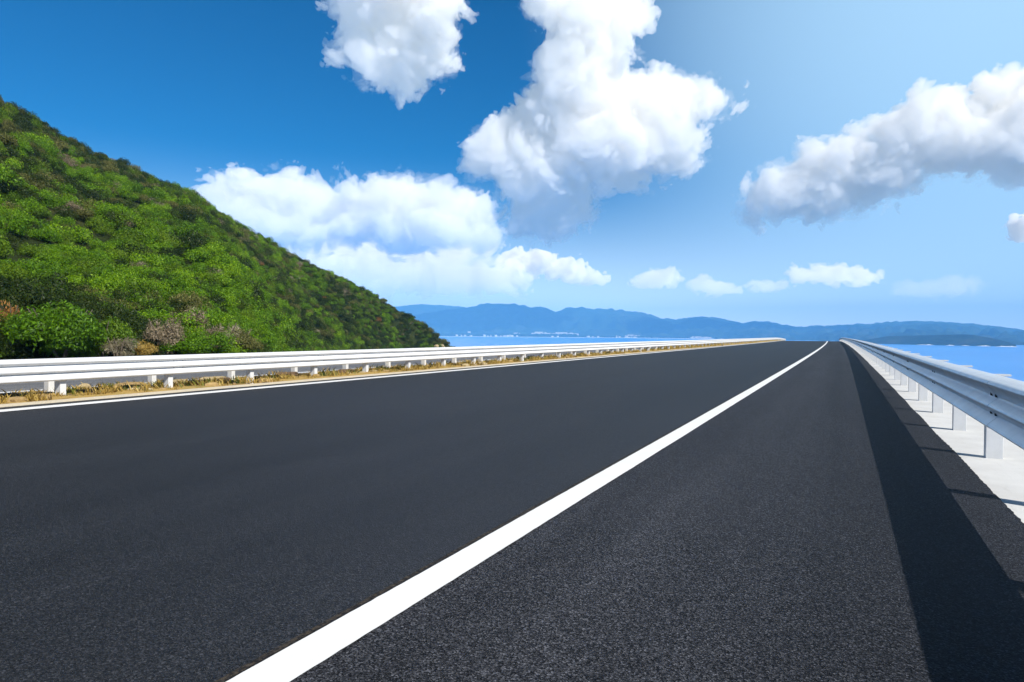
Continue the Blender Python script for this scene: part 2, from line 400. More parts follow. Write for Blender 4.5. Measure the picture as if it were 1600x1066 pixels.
# ------------------------------------------------------------------ guardrails
def beam_mesh(name, prof, length, mat):
    """a folded steel beam: profile (depth towards the road, height) extruded along y, 4 mm thick"""
    pts = []
    n = len(prof)
    for i in range(n-1):                                  # smooth the folds a little
        (a, b), (c, d) = prof[i], prof[i+1]
        pts += [(a*0.85+c*0.15, b*0.85+d*0.15), (a*0.5+c*0.5, b*0.5+d*0.5), (a*0.15+c*0.85, b*0.15+d*0.85)]
    pts = [prof[0]] + pts + [prof[-1]]
    back = []
    for i, (x, z) in enumerate(pts):
        a = Vector(pts[max(0, i-1)]); b = Vector(pts[min(len(pts)-1, i+1)]); t = (b-a).normalized()
        back.append((x-0.004*abs(t.y)-0.001, z-0.004*abs(t.x)))
    ring = pts + back[::-1]
    V, Fc = [], []
    secs = [0, length*0.5, length]
    for y in secs:
        for (x, z) in ring: V.append((x, y, z))
    k = len(ring)
    for s in range(len(secs)-1):
        for i in range(k): Fc.append((s*k+i, s*k+(i+1) % k, (s+1)*k+(i+1) % k, (s+1)*k+i))
    for i in range(len(pts)-1):                           # end caps, fold by fold
        Fc.append((i, i+1, k-2-i, k-1-i)); Fc.append((2*k+i+1, 2*k+i, 3*k-1-i, 3*k-2-i))
    me = bpy.data.meshes.new(name); me.from_pydata(V, [], Fc); me.materials.append(mat); me.update()
    bm = bmesh.new(); bm.from_mesh(me); bmesh.ops.recalc_face_normals(bm, faces=bm.faces); bm.to_mesh(me); bm.free()
    return me

def bolt_mesh(name, r):
    bm = bmesh.new()
    for rr, x0, x1, n in ((r*1.5, 0.0, 0.006, 14), (r, 0.006, 0.022, 6)):
        ret = bmesh.ops.create_cone(bm, cap_ends=True, segments=n, radius1=rr, radius2=rr*0.85, depth=x1-x0)
        bmesh.ops.rotate(bm, verts=ret['verts'], cent=(0, 0, 0), matrix=Matrix.Rotation(math.pi/2, 3, 'Y'))
        bmesh.ops.translate(bm, verts=ret['verts'], vec=((x0+x1)/2, 0, 0))
    me = bpy.data.meshes.new(name); bm.to_mesh(me); bm.free(); me.materials.append(M['bolt'])
    return me

def post_mesh(name, wx, wy, h, mat):
    """open channel post: a web and two flanges, bevelled"""
    V, Fc = [], []
    t = 0.012
    add_box(V, Fc, -wx/2, wx/2, -wy/2, -wy/2+t, -0.3, h)
    add_box(V, Fc, -wx/2, -wx/2+t, -wy/2+t, wy/2, -0.3, h-0.004)
    add_box(V, Fc, wx/2-t, wx/2, -wy/2+t, wy/2, -0.3, h-0.004)
    add_box(V, Fc, -wx/2+0.02, wx/2-0.02, wy/2-t, wy/2-0.002, -0.3, h-0.1)
    me = bpy.data.meshes.new(name); me.from_pydata(V, [], Fc); me.materials.append(mat); me.update()
    bm = bmesh.new(); bm.from_mesh(me)
    bmesh.ops.bevel(bm, geom=bm.edges[:], offset=0.003, segments=1, affect='EDGES'); bm.to_mesh(me); bm.free()
    return me

def box_mesh(name, dims, mat, bev=0.004):
    V, Fc = [], []
    add_box(V, Fc, *dims)
    me = bpy.data.meshes.new(name); me.from_pydata(V, [], Fc); me.materials.append(mat); me.update()
    bm = bmesh.new(); bm.from_mesh(me)
    bmesh.ops.bevel(bm, geom=bm.edges[:], offset=bev, segments=2, affect='EDGES'); bm.to_mesh(me); bm.free()
    return me

def child(name, me, parent, loc, rot=(0, 0, 0), scale=(1, 1, 1)):
    o = bpy.data.objects.new(name, me); o.parent = parent
    o.location = loc; o.rotation_euler = rot; o.scale = scale
    return link(o)

def guardrail(label, side, xpost, xbeam, prof, y0, sp, n, z0, mat, pmat, pw, ph, bracket, ground):
    """side +1: the beam faces +x, -1: it faces -x.  Posts every sp metres from y0, one beam panel per two posts."""
    root = empty('guardrail', (xpost, y0, ground), label, 'guardrail')
    pm = post_mesh('post', pw[0], pw[1], ph, pmat)
    L = sp*2
    bmesh_ = beam_mesh('beam_panel', [(x, z) for x, z in prof], L+0.30, mat)
    bo = bolt_mesh('bolt', 0.019)
    br = box_mesh('bracket', bracket, pmat) if bracket else None
    dxb = xbeam-xpost
    sb = box_mesh('spacer', (min(0, dxb)+(0.008 if dxb < 0 else 0), max(0, dxb)-(0.008 if dxb > 0 else 0), -0.035, 0.035, -0.09, 0.09), pmat)
    for i in range(n):
        Y = y0+i*sp
        o = child('post', pm, root, (xpost+cx(Y)-root.location.x, Y-root.location.y, cz(Y)+z0-ground), (0, 0, random.uniform(-.02, .02)))
        if br and i < 40:
            child('bracket', br, o, (0, 0, 0))
        if i < 40:
            child('spacer', sb, o, (0, 0, (prof[0][1]+prof[-1][1])*0.5))
    for j in range(-1, n//2):
        Y = y0-sp*0.5+j*L if side < 0 else y0+0.02+j*L
        if Y < -7: continue
        c0, c1 = cx(Y), cx(Y+L)
        o = child('beam_panel', bmesh_, root, (xbeam+c0-root.location.x+0.0035*(j % 2)*side, Y-root.location.y, cz(Y)+z0-ground),
                  (math.atan2(cz(Y+L)-cz(Y), L), 0, -math.atan2(c1-c0, L)), (side, 1, 1))
        if j < 16:
            val = [p for k_, p in enumerate(prof) if 0 < k_ < len(prof)-1 and p[0] <= prof[k_-1][0] and p[0] < prof[k_+1][0]]
            for (vx, vz) in val:
                for yy in (0.04, 0.26):
                    child('bolt', bo, o, (vx-0.004, yy, vz+0.012))
    return root

PR = [(-0.095, 0.868), (-0.080, 0.886), (0.0, 0.876), (0.070, 0.856), (0.090, 0.828), (0.082, 0.806), (0.012, 0.725), (0.0, 0.705), (0.012, 0.690),
      (0.075, 0.640), (0.085, 0.620), (0.075, 0.602), (0.012, 0.552), (0.0, 0.535), (0.012, 0.520), (0.075, 0.462), (0.085, 0.440), (0.070, 0.424), (0.045, 0.420)]
PL = [(-0.02, 0.722), (0.02, 0.728), (0.06, 0.705), (0.085, 0.665), (0.082, 0.645), (0.02, 0.612), (0.0, 0.600), (0.020, 0.586),
      (0.075, 0.530), (0.085, 0.505), (0.078, 0.488), (0.018, 0.465), (0.0, 0.455), (0.018, 0.442), (0.075, 0.375), (0.085, 0.350), (0.072, 0.328), (0.045, 0.322)]
guardrail('silvery three-wave steel guardrail on the sea side of the road, standing on white concrete', -1, 1.43, 1.27, PR, 8.65-2.35*2, 2.35, 90, 0.0,
          M['galvanised'], M['post'], (0.15, 0.12), 0.84, (-0.02, 0.14, -0.04, 0.04, 0.842, 0.864), 0.0)
guardrail('white three-wave guardrail between the asphalt road and the rocky strip, nearer of the left pair', 1, -12.91, -12.83, PL, 7.65-2.22*3, 2.22, 96, 0.0,
          M['rail_white'], M['post'], (0.15, 0.11), 0.70, None, 0.0)
guardrail('white guardrail behind the near left one, at the far edge of the rocky strip', -1, -14.04, -14.12, [(x, z-0.085) for x, z in PL], 8.1-2.22*3, 2.22, 90, 0.0,
          M['rail_white'], M['post'], (0.15, 0.11), 0.56, None, 0.0)

# ------------------------------------------------------------------ stones and dry grass on the median
def stone_mesh(name, sx, sy, sz, seed, mat, sub=3):
    bm = bmesh.new(); bmesh.ops.create_icosphere(bm, subdivisions=sub, radius=1)
    for v in bm.verts:
        p = v.co.copy()
        d = 1+0.28*mnoise.noise(p*1.3+Vector((seed, 0, 0)))+0.20*mnoise.noise(p*3.1+Vector((0, seed, 0)))+0.10*mnoise.noise(p*7)
        q = p*d
        q = Vector((max(-.78, min(.78, q.x)), max(-.8, min(.8, q.y)), max(-.7, min(.86, q.z))))
        v.co = Vector((q.x*sx, q.y*sy, q.z*sz))
    me = bpy.data.meshes.new(name); bm.to_mesh(me); bm.free(); me.materials.append(mat)
    return me

def ground_at(x, y, z=0.0):
    d = ray(x, y); t = (z-HC)/d.z
    return CAMP+d*t

big_stones = [  # photo position, half sizes, material, label
    ((8, 624), (0.34, 0.20, 0.17), 'stone_dark', 'dark brown stone at the left edge under the near white guardrail'),
    ((24, 629), (0.20, 0.16, 0.15), 'stone_tan', 'round yellowish stone beside the dark one at the left edge'),
    ((48, 621), (0.42, 0.18, 0.13), 'stone_dark', 'long low brown stone left of the first white post'),
    ((78, 621), (0.26, 0.18, 0.14), 'stone_tan', 'tan stone touching the first white post on its left'),
    ((118, 616), (0.44, 0.18, 0.13), 'stone_dark', 'long dark stone right of the first white post'),
    ((131, 609), (0.13, 0.12, 0.20), 'stone_pale', 'small upright yellow stone standing behind the long dark stone'),
    ((152, 613), (0.28, 0.18, 0.12), 'stone_dark', 'low blackish stone halfway between the first and second white posts'),
    ((204, 607), (0.45, 0.26, 0.20), 'stone_tan', 'biggest tan stone, left of the second white post'),
    ((277, 598), (0.34, 0.22, 0.13), 'stone_pale', 'pale flat stone just right of the second white post'),
    ((337, 595), (0.46, 0.25, 0.16), 'stone_pale', 'wide flat-topped pale stone left of the third white post'),
    ((350, 596), (0.22, 0.18, 0.15), 'stone_dark', 'dark stone leaning against the wide pale stone'),
    ((450, 588), (0.40, 0.24, 0.19), 'stone_dark', 'dark domed stone left of the fourth white post'),
    ((540, 581.5), (0.42, 0.2, 0.15), 'stone_dark', 'dark block-like stone beneath the far left guardrail'),
]
for i, (px, sz, mt, lb) in enumerate(big_stones):
    p = ground_at(*px)
    o = link(bpy.data.objects.new('stone', stone_mesh('stone', sz[1], sz[0], sz[2], i*3.7+1, M[mt])))
    o.location = (p.x, p.y, -0.01); o.scale = (1, 1, 0.8); o.rotation_euler = (0, 0, random.uniform(-.3, .3))
    tag(o, lb, 'stone', 'stones lying under the left guardrails')
protos = [stone_mesh('small_stone', 0.08, 0.11, 0.07, 50+i*2.1, M[('stone_tan', 'stone_pale', 'stone_tan', 'stone_dark')[i]], 2) for i in range(4)]
for i in range(120):
    y = 6.5+38*random.random()**1.6; x = -12.5-1.6*random.random()
    o = link(bpy.data.objects.new('small_stone', protos[random.choice((0, 0, 1, 2, 3))]))
    s = random.uniform(.5, 1.5)
    o.location = (x+cx(y), y, 0.035-0.11*max(0, -12.4-x)/2.8+cz(y)); o.scale = (s, s*random.uniform(.8, 1.3), s*random.uniform(.7, 1.1)); o.rotation_euler = (0, 0, random.uniform(0, 6))
    tag(o, 'small tan or brown stone scattered in the dry strip under the left guardrails', 'stone', 'small stones in the dry strip')

def blades(name, pts, h, wd, mat, per, spread, bend=0.5, label=None, **kw):
    """clumps of grass blades as one mesh"""
    V = []; T = []
    for (x, y, z, s) in pts:
        for _ in range(per):
            a = random.uniform(0, 6.283); r = spread*s*math.sqrt(random.random())
            bx, by = x+r*math.cos(a), y+r*math.sin(a)
            a2 = random.uniform(0, 6.283); hh = h*s*random.uniform(.45, 1.15); w2 = wd*s*random.uniform(.6, 1.3)
            dx, dy = math.cos(a2), math.sin(a2); le = bend*hh*random.uniform(.2, 1.2)
            V += [(bx-dy*w2, by+dx*w2, z), (bx+dy*w2, by-dx*w2, z), (bx+dy*w2*.6+dx*le*.4, by-dx*w2*.6+dy*le*.4, z+hh*.6), (bx+dx*le, by+dy*le, z+hh)]
            T += [random.random()]*4
    V = np.array(V, dtype=np.float32); Fq = np.arange(len(V)).reshape(-1, 4)
    o = mesh_obj(name, V, Fq, mat, label=label, **kw)
    at = o.data.attributes.new('tone', 'FLOAT', 'POINT'); at.data.foreach_set('value', np.array(T, dtype=np.float32))
    return o
pts = []
for i in range(900):
    y = 5+75*random.random()**1.5; x = -12.45-2.5*random.random()**1.3
    pts.append((x+cx(y), y, 0.03-0.11*max(0, -12.4-x)/2.8, random.uniform(.5, 1.5)))
blades('dry_grass', pts, 0.12, 0.008, M['grass_dry'], 26, 0.16, 0.8, kind='stuff')
pts = []
for i in range(520):
    y = 5+70*random.random()**1.4; x = -12.6-2.4*random.random()
    if mnoise.noise((x*.5, y*.25, 3)) < -0.05: continue
    pts.append((x+cx(y), y, 0.03-0.11*max(0, -12.4-x)/2.8, random.uniform(.5, 1.3)))
blades('green_grass', pts, 0.14, 0.012, M['grass_green'], 14, 0.18, 0.8, kind='stuff')
pts = []
for i in range(500):
    y = 60+115*random.random(); x = -12.5-2.3*random.random()
    pts.append((x+cx(y), y, cz(y)-0.02, random.uniform(1.0, 2.2)))
blades('far_dry_grass', pts, 0.16, 0.02, M['grass_dry'], 14, 0.3, 0.8, kind='stuff')

# ------------------------------------------------------------------ hill on the left
def interp(tab, x):
    xs_, ys_ = zip(*tab); return float(np.interp(x, xs_, ys_))
RIDGE = [(-900, -150), (-500, -60), (-250, 30), (0, 166), (40, 184), (90, 214), (130, 241), (180, 256), (250, 289), (300, 309), (340, 340), (400, 371), (450, 400),
         (500, 425), (550, 445), (600, 473), (620, 490), (640, 494), (655, 503), (670, 520), (685, 534), (697, 544), (720, 566), (760, 600), (800, 640)]
RRANGE = [(-900, 95), (-250, 108), (0, 120), (300, 150), (500, 185), (600, 205), (697, 222), (800, 235)]
def base_range(x):
    d = ray(x, 525); az = math.hypot(d.x, d.y)
    near = 27.6/(-d.x)*az if d.x < 0 else 60
    near = min(near, 80)
    k_ = max(0, min(1, (x-330)/(697-330))); k_ = k_*k_*(3-2*k_)
    return near*(1-k_)+215*k_
NC, NT = 230, 110
cols = np.linspace(-850, 790, NC)
ts = np.concatenate([np.linspace(-0.45, 0, 14)[:-1], np.linspace(0, 1, 70), np.linspace(1, 2.0, 28)[1:]])
NT = len(ts)
HP = np.zeros((NC, NT, 3))
for i, x in enumerate(cols):
    yr = interp(RIDGE, x); d = ray(x, yr); hl = math.hypot(d.x, d.y); rr = interp(RRANGE, x)
    zr = HC+d.z/hl*rr; br_ = min(base_range(x), rr-8); ux, uy = d.x/hl, d.y/hl
    kb = max(0, min(1, (x-330)/(697-330)))
    zb_ = -0.2*(1-kb)-5.0*kb
    if zr < zb_: zb_ = zr-1.0
    for j, t in enumerate(ts):
        r_ = br_+(rr-br_)*t
        if t < 0: z = zb_+t*((8+60*kb)*min(1, 0.1+kb*3))
        elif t <= 1: z = zb_+(zr-zb_)*(t*0.86+0.14*t*t)
        else: z = zr-(t-1)**1.3*abs(zr-SEA)*1.05-0.0
        HP[i, j] = (ux*r_, uy*r_, z)
nn = fbm(HP[..., 0]*0.045, HP[..., 1]*0.045, HP[..., 2]*0.02+9, 5)+0.22*np.abs(vnoise(HP[..., 0]*0.16+3, HP[..., 1]*0.16, HP[..., 2]*0.16))*2-0.12
amp = np.clip(ts, 0, 1)*np.clip(1.0-ts, 0, 1)*4
HP[..., 2] += nn*2.6*amp[None, :]
# keep it out of the opposite road
under = (HP[..., 0] > -27.3)
HP[..., 2] = np.where(under, np.minimum(HP[..., 2], -0.8), HP[..., 2])
HP[..., 2] = np.maximum(HP[..., 2], SEA-4)
idx = np.arange(NC*NT).reshape(NC, NT)
Q = np.stack([idx[:-1, :-1], idx[1:, :-1], idx[1:, 1:], idx[:-1, 1:]], -1).reshape(-1, 4)
mesh_obj('hill', HP.reshape(-1, 3), Q, M['hill'], smooth=True, kind='structure')

# leaf-built shrub meshes
def shrub_arrays(nleaf, lsize, seed, nb=9, flat=0.75, shell=0.55, elong=1.5):
    r = np.random.default_rng(seed)
    th = r.uniform(0, 2*np.pi, nb); rad = np.sqrt(r.uniform(0, 1, nb))*0.62
    C = np.stack([rad*np.cos(th), rad*np.sin(th), r.uniform(0.15, 0.75, nb)*flat*(1-0.5*rad)+0.1], -1)
    br = r.uniform(0.28, 0.46, nb)
    k = r.integers(0, nb, nleaf)
    n = r.normal(size=(nleaf, 3)); n[:, 2] = np.abs(n[:, 2])*0.9-0.15; n /= np.linalg.norm(n, axis=1)[:, None]
    rr = br[k]*(shell+(1.08-shell)*r.uniform(0, 1, nleaf)**0.6)
    P = C[k]+n*rr[:, None]; P[:, 2] = np.maximum(P[:, 2], 0.0)
    nj = n+r.normal(size=(nleaf, 3))*0.55; nj /= np.linalg.norm(nj, axis=1)[:, None]
    t = np.cross(nj, r.normal(size=(nleaf, 3))); t /= np.linalg.norm(t, axis=1)[:, None]
    b = np.cross(nj, t)
    s = lsize*r.uniform(0.6, 1.4, nleaf)[:, None]
    V = np.stack([P-t*s*elong, P-b*s*.55+nj*s*.12, P+t*s*elong, P+b*s*.55+nj*s*.12], 1).reshape(-1, 3)
    tone = np.repeat(np.clip(r.normal(0.5, 0.22, nleaf)+0.12*(r.random(nb)[k]-.5), 0, 1), 4)
    return V, tone
def leaf_mesh(name, V, tone, mat):
    me = bpy.data.meshes.new(name); n = len(V)//4
    me.vertices.add(len(V)); me.vertices.foreach_set('co', V.astype(np.float32).ravel())
    me.loops.add(n*4); me.loops.foreach_set('vertex_index', np.arange(n*4, dtype=np.int32))
    me.polygons.add(n); me.polygons.foreach_set('loop_start', np.arange(0, n*4, 4, dtype=np.int32))
    me.update(calc_edges=True)
    at = me.attributes.new('tone', 'FLOAT', 'POINT'); at.data.foreach_set('value', tone.astype(np.float32))
    me.materials.append(mat)
    return me
KINDS = ['leaf_bright', 'leaf_mid', 'leaf_dark', 'leaf_olive', 'leaf_dry', 'leaf_rust', 'leaf_grey']
proto_col = bpy.data.collections.new('shrub_kinds')      # not linked to the scene: only instanced
NV = 3
for ki, kn in enumerate(KINDS):
    for v in range(NV):
        dry = kn in ('leaf_dry', 'leaf_grey')
        V, tone = shrub_arrays(2600 if not dry else 1300, 0.029 if not dry else 0.024, 100+ki*10+v, nb=8+v*2, flat=0.8 if not dry else .95,
                               shell=0.55 if not dry else 0.2, elong=1.5 if not dry else 2.6)
        proto_col.objects.link(bpy.data.objects.new('shrub_kind_%02d' % (ki*NV+v), leaf_mesh('shrub_kind', V, tone, M[kn])))

# scatter points over the hill face
A = HP
cellP, cellS, cellI, cellR = [], [], [], []
p00, p10, p01 = A[:-1, :-1], A[1:, :-1], A[:-1, 1:]
areas = np.linalg.norm(np.cross(p10-p00, p01-p00), axis=-1)
tmid = (ts[:-1]+ts[1:])/2
for i in range(NC-1):
    if cols[i] > 740: continue
    for j in range(NT-1):
        if tmid[j] < -0.06 or tmid[j] > 1.14: continue
        c = p00[i, j]; t_ = tmid[j]
        dist = math.hypot(c[0], c[1])
        dens = (0.80 if dist < 60 else 0.62)+(0.7 if t_ < 0.08 else 0)
        m_ = areas[i, j]*dens
        cnt = int(m_)+(1 if random.random() < m_-int(m_) else 0)
        for _ in range(cnt):
            u_, v_ = random.random(), random.random()
            q = A[i, j]*(1-u_)*(1-v_)+A[i+1, j]*u_*(1-v_)+A[i, j+1]*(1-u_)*v_+A[i+1, j+1]*u_*v_
            if q[0] > -28.2 or q[2] < -14: continue
            t = tmid[j]
            if t > 0.06 and mnoise.noise(Vector(q)*0.33+Vector((7, 2, 31))) < -0.40: continue      # gaps between the shrubs
            n1 = mnoise.fractal(Vector(q)*0.035+Vector((3, 1, 7)), 1.0, 2.0, 4)
            n2 = mnoise.noise(Vector(q)*0.11+Vector((11, 5, 2)))
            n3 = mnoise.noise(Vector(q)*0.06+Vector((1, 15, 2)))
            w_ = {0: max(0.06, 0.64+n1*2.4-0.55*t), 1: 0.55+0.3*n2, 2: max(.06, 0.46-n1*1.8+0.35*t), 3: max(0.02, 0.12-n1*0.4+0.30*t+.2*n2),
                  4: max(0.004, -0.12+0.16*t+0.8*max(0, n3-.18)), 5: 0.0 if dist < 70 else 0.003, 6: max(0.004, -0.12+0.24*t+0.6*max(0, -n3-.22))}
            if 75 < cols[i] < 180 and 0.72+(cols[i]-75)*-0.001 < t < 0.93-(cols[i]-75)*0.0012: w_[4] += 1.2; w_[3] += .6
            tot = sum(w_.values()); r_ = random.random()*tot
            for kk, ww in w_.items():
                r_ -= ww
                if r_ <= 0: break
            if kk < 2 and random.random() < 0.17: kk = 2
            s = random.uniform(0.7, 1.35)*(1.0 if dist < 60 else 1.25)*(0.8 if kk in (4, 6) else 1)
            if random.random() < 0.12 and t < 0.9: s *= 1.35
            cellP.append((q[0], q[1], q[2]-0.12*s)); cellS.append((s, s, s*random.uniform(0.8, 1.4))); cellI.append(kk*NV+random.randrange(NV)); cellR.append(random.uniform(0, 6.283))
print('shrub points', len(cellP))
pm = bpy.data.meshes.new('hillside_shrubs'); pm.from_pydata(cellP, [], [])
for nm, ty, arr in (('scl', 'FLOAT_VECTOR', np.array(cellS, dtype=np.float32)), ('idx', 'INT', np.array(cellI, dtype=np.int32)), ('rot', 'FLOAT', np.array(cellR, dtype=np.float32))):
    at = pm.attributes.new(nm, ty, 'POINT'); at.data.foreach_set('vector' if ty == 'FLOAT_VECTOR' else 'value', arr.ravel())
po = link(bpy.data.objects.new('hillside_shrubs', pm)); tag(po, kind='stuff')
ng = bpy.data.node_groups.new('scatter_shrubs', 'GeometryNodeTree')
ng.interface.new_socket('Geometry', in_out='INPUT', socket_type='NodeSocketGeometry'); ng.interface.new_socket('Geometry', in_out='OUTPUT', socket_type='NodeSocketGeometry')
def gn(t, **kw):
    n = ng.nodes.new(t)
    for k_, v_ in kw.items(): setattr(n, k_, v_)
    return n
gi, go = gn('NodeGroupInput'), gn('NodeGroupOutput')
ci = gn('GeometryNodeCollectionInfo'); ci.inputs['Collection'].default_value = proto_col; ci.inputs['Separate Children'].default_value = True; ci.inputs['Reset Children'].default_value = True
ip = gn('GeometryNodeInstanceOnPoints'); ip.inputs['Pick Instance'].default_value = True
def named(nm, ty):
    n = gn('GeometryNodeInputNamedAttribute', data_type=ty); n.inputs['Name'].default_value = nm
    return n.outputs['Attribute']
mp = gn('GeometryNodeMeshToPoints')
cmb = gn('ShaderNodeCombineXYZ')
L_ = ng.links.new
L_(gi.outputs[0], mp.inputs[0]); L_(mp.outputs[0], ip.inputs['Points']); L_(ci.outputs[0], ip.inputs['Instance'])
L_(named('idx', 'INT'), ip.inputs['Instance Index']); L_(named('rot', 'FLOAT'), cmb.inputs[2]); L_(cmb.outputs[0], ip.inputs['Rotation'])
L_(named('scl', 'FLOAT_VECTOR'), ip.inputs['Scale']); L_(ip.outputs[0], go.inputs[0])
md = po.modifiers.new('scatter', 'NODES'); md.node_group = ng

# shrubs at the hill's foot that can be told apart
def hill_z(X, Y):
    d2 = (HP[..., 0]-X)**2+(HP[..., 1]-Y)**2
    return float(HP.reshape(-1, 3)[np.argmin(d2.ravel())][2])
def shrub(px, rng_, rad, ht, mat, label, cat, seed, n=1500, ls=0.05, shell=0.5, elong=1.5, stem=True):
    d = ray(*px); hl = math.hypot(d.x, d.y)
    x, y = d.x/hl*rng_, d.y/hl*rng_
    z = HC+d.z/hl*rng_            # its foot
    root = empty('shrub' if cat == 'shrub' else 'grass_tuft', (x, y, z), label, cat, 'shrubs at the foot of the hill')
    V, tone = shrub_arrays(n, ls, seed, nb=12, flat=1.0, shell=shell, elong=elong)
    V = V*np.array([rad, rad, ht]); V[:, 2] -= 0.22*ht
    child('crown' if cat == 'shrub' else 'blades', leaf_mesh('crown', V, tone, M[mat]), root, (0, 0, 0))
    if stem:
        bm = bmesh.new()
        r = random.Random(seed)
        for k_ in range(5):
            a = r.uniform(0, 6.28); top = Vector((math.cos(a)*rad*.5, math.sin(a)*rad*.5, ht*.75)); mid = top*0.5+Vector((r.uniform(-.1, .1), r.uniform(-.1, .1), 0))
            prev = Vector((math.cos(a)*.05, math.sin(a)*.05, -0.3)); pr = 0.045
            for q_, rr_ in ((mid, .03), (top, .012)):
                dv = q_-prev
                ret = bmesh.ops.create_cone(bm, cap_ends=True, segments=6, radius1=pr, radius2=rr_, depth=dv.length)
                bmesh.ops.transform(bm, matrix=Matrix.Translation((prev+q_)/2) @ dv.to_track_quat('Z', 'Y').to_matrix().to_4x4(), verts=ret['verts'])
                prev, pr = q_, rr_
        me = bpy.data.meshes.new('trunk'); bm.to_mesh(me); bm.free(); me.materials.append(M['bark'])
        child('trunk', me, root, (0, 0, 0))
    return root
FEET = [  # foot pixel, range, radius, height, material, label, category, seed, leaves, leaf size, shell, elongation
    ((15, 525), 35, 0.75, 1.7, 'leaf_rust', 'rust coloured dead shrub at the left edge of the hill', 'shrub', 900, 3200, .035, .2, 1.7),
    ((95, 553), 31.5, 2.1, 2.3, 'leaf_bright', 'large bright green rounded bush above the guardrail at far left', 'shrub', 1, 15000, .021, .6, 1.6),
    ((160, 556), 33, 1.5, 1.9, 'leaf_mid', 'deep green bush just right of the large bright bush', 'shrub', 2, 10000, .025, .6, 1.6),
    ((185, 556), 32.0, 0.8, 1.0, 'leaf_grey', 'low grey leafless shrub between the green bushes and the straw tuft', 'shrub', 3, 2600, .022, .05, 3.0),
    ((223, 556), 33, 0.75, 0.75, 'grass_dry', 'straw yellow grass tuft right behind the white guardrail', 'grass tuft', 4, 2600, .022, .05, 4.0),
    ((255, 552), 35, 1.2, 2.1, 'leaf_dry', 'tall brown dry shrub behind the straw tuft', 'shrub', 5, 5200, .019, .1, 2.2),
    ((300, 553), 35, 1.6, 1.1, 'leaf_bright', 'low bright green bush right of the tall brown shrub', 'shrub', 6, 9500, .023, .6, 1.6),
    ((350, 548), 40, 1.4, 2.0, 'leaf_grey', 'pale grey twiggy shrub among green bushes mid hill foot', 'shrub', 7, 4200, .017, .05, 3.0),
    ((375, 546), 40, 1.3, 1.5, 'leaf_olive', 'olive yellow bush just right of the pale grey twiggy shrub', 'shrub', 8, 8000, .026, .5, 1.6),
]
for (px, rg, rad, ht, mt, lb, ct, sd, n_, ls_, sh_, el_) in FEET:
    shrub(px, rg, rad, ht, mt, lb, ct, sd, n_, ls_, sh_, el_, stem=(ct == 'shrub'))

# pale rocks at the hill's seaward tip
for i, (px, rg, s, lb) in enumerate([((689, 542), 214, 1.1, 'largest pale rock at the seaward tip of the hill'), ((694, 545), 216, 0.8, 'small pale rock lowest at the seaward tip of the hill'),
                                    ((682, 541), 210, 0.7, 'small pale rock inland of the largest tip rock')]):
    d = ray(*px); hl = math.hypot(d.x, d.y)
    o = link(bpy.data.objects.new('rock', stone_mesh('rock', s, s*1.2, s*.8, 77+i*3, M['stone_pale'])))
    o.location = (d.x/hl*rg, d.y/hl*rg, HC+d.z/hl*rg); tag(o, lb, 'rock', 'rocks at the tip of the hill')

# ------------------------------------------------------------------ sea, far coast, mountains
n_ = 48
V = [(0, 0, SEA)]+[(9700*math.cos(2*math.pi*i/n_), 9700*math.sin(2*math.pi*i/n_), SEA) for i in range(n_)]
mesh_obj('water', V, [(0, i+1, (i+1) % n_+1) for i in range(n_)], M['sea'], kind='structure')

def sea_range(x, y):
    d = ray(x, y); return (SEA-HC)/d.z*math.hypot(d.x, d.y)
def polar(x, rr, z):
    d = ray(x, 525); hl = math.hypot(d.x, d.y)
    return (d.x/hl*rr, d.y/hl*rr, z)
def el_z(x, y, rr):
    d = ray(x, y); return HC+d.z/math.hypot(d.x, d.y)*rr

def ridge_mesh(name, tab, rfoot, rridge, mat, x0, x1, step, depth, namp, foot_z=SEA-2, power=1.0, seed=0):
    cols_ = np.arange(x0, x1+step, step); T_ = np.concatenate([np.linspace(0, 1, 34), np.linspace(1, 2, 10)[1:]])
    P_ = np.zeros((len(cols_), len(T_), 3))
    for i, x in enumerate(cols_):
        rf = rfoot(x) if callable(rfoot) else rfoot
        rr = rridge(x) if callable(rridge) else rridge
        zr = el_z(x, interp(tab, x), rr)
        for j, t in enumerate(T_):
            if t <= 1: q = polar(x, rf+(rr-rf)*t, foot_z+(zr-foot_z)*t**power)
            else: q = polar(x, rr+depth*(t-1), zr-(zr-foot_z)*(t-1)**1.5)
            P_[i, j] = q
    am = np.clip(T_*(1-T_)*4, 0, 1)*namp
    rd = fbm(P_[..., 0]*0.0034+seed, P_[..., 1]*0.0034, P_[..., 2]*0+seed, 5)
    P_[..., 2] += (1-np.abs(rd)*1.6)*am[None, :]*0.5-am[None, :]*.3
    P_[..., 2] += np.where(T_ > 0.97, 1, 0)[None, :]*(fbm(P_[..., 0]*0.02+seed, P_[..., 1]*0.02, P_[..., 2]*0, 3)*namp*0.05)
    ix = np.arange(P_.shape[0]*P_.shape[1]).reshape(P_.shape[:2])
    Q_ = np.stack([ix[:-1, :-1], ix[1:, :-1], ix[1:, 1:], ix[:-1, 1:]], -1).reshape(-1, 4)
    return mesh_obj(name, P_.reshape(-1, 3), Q_, mat, smooth=True, kind='structure')

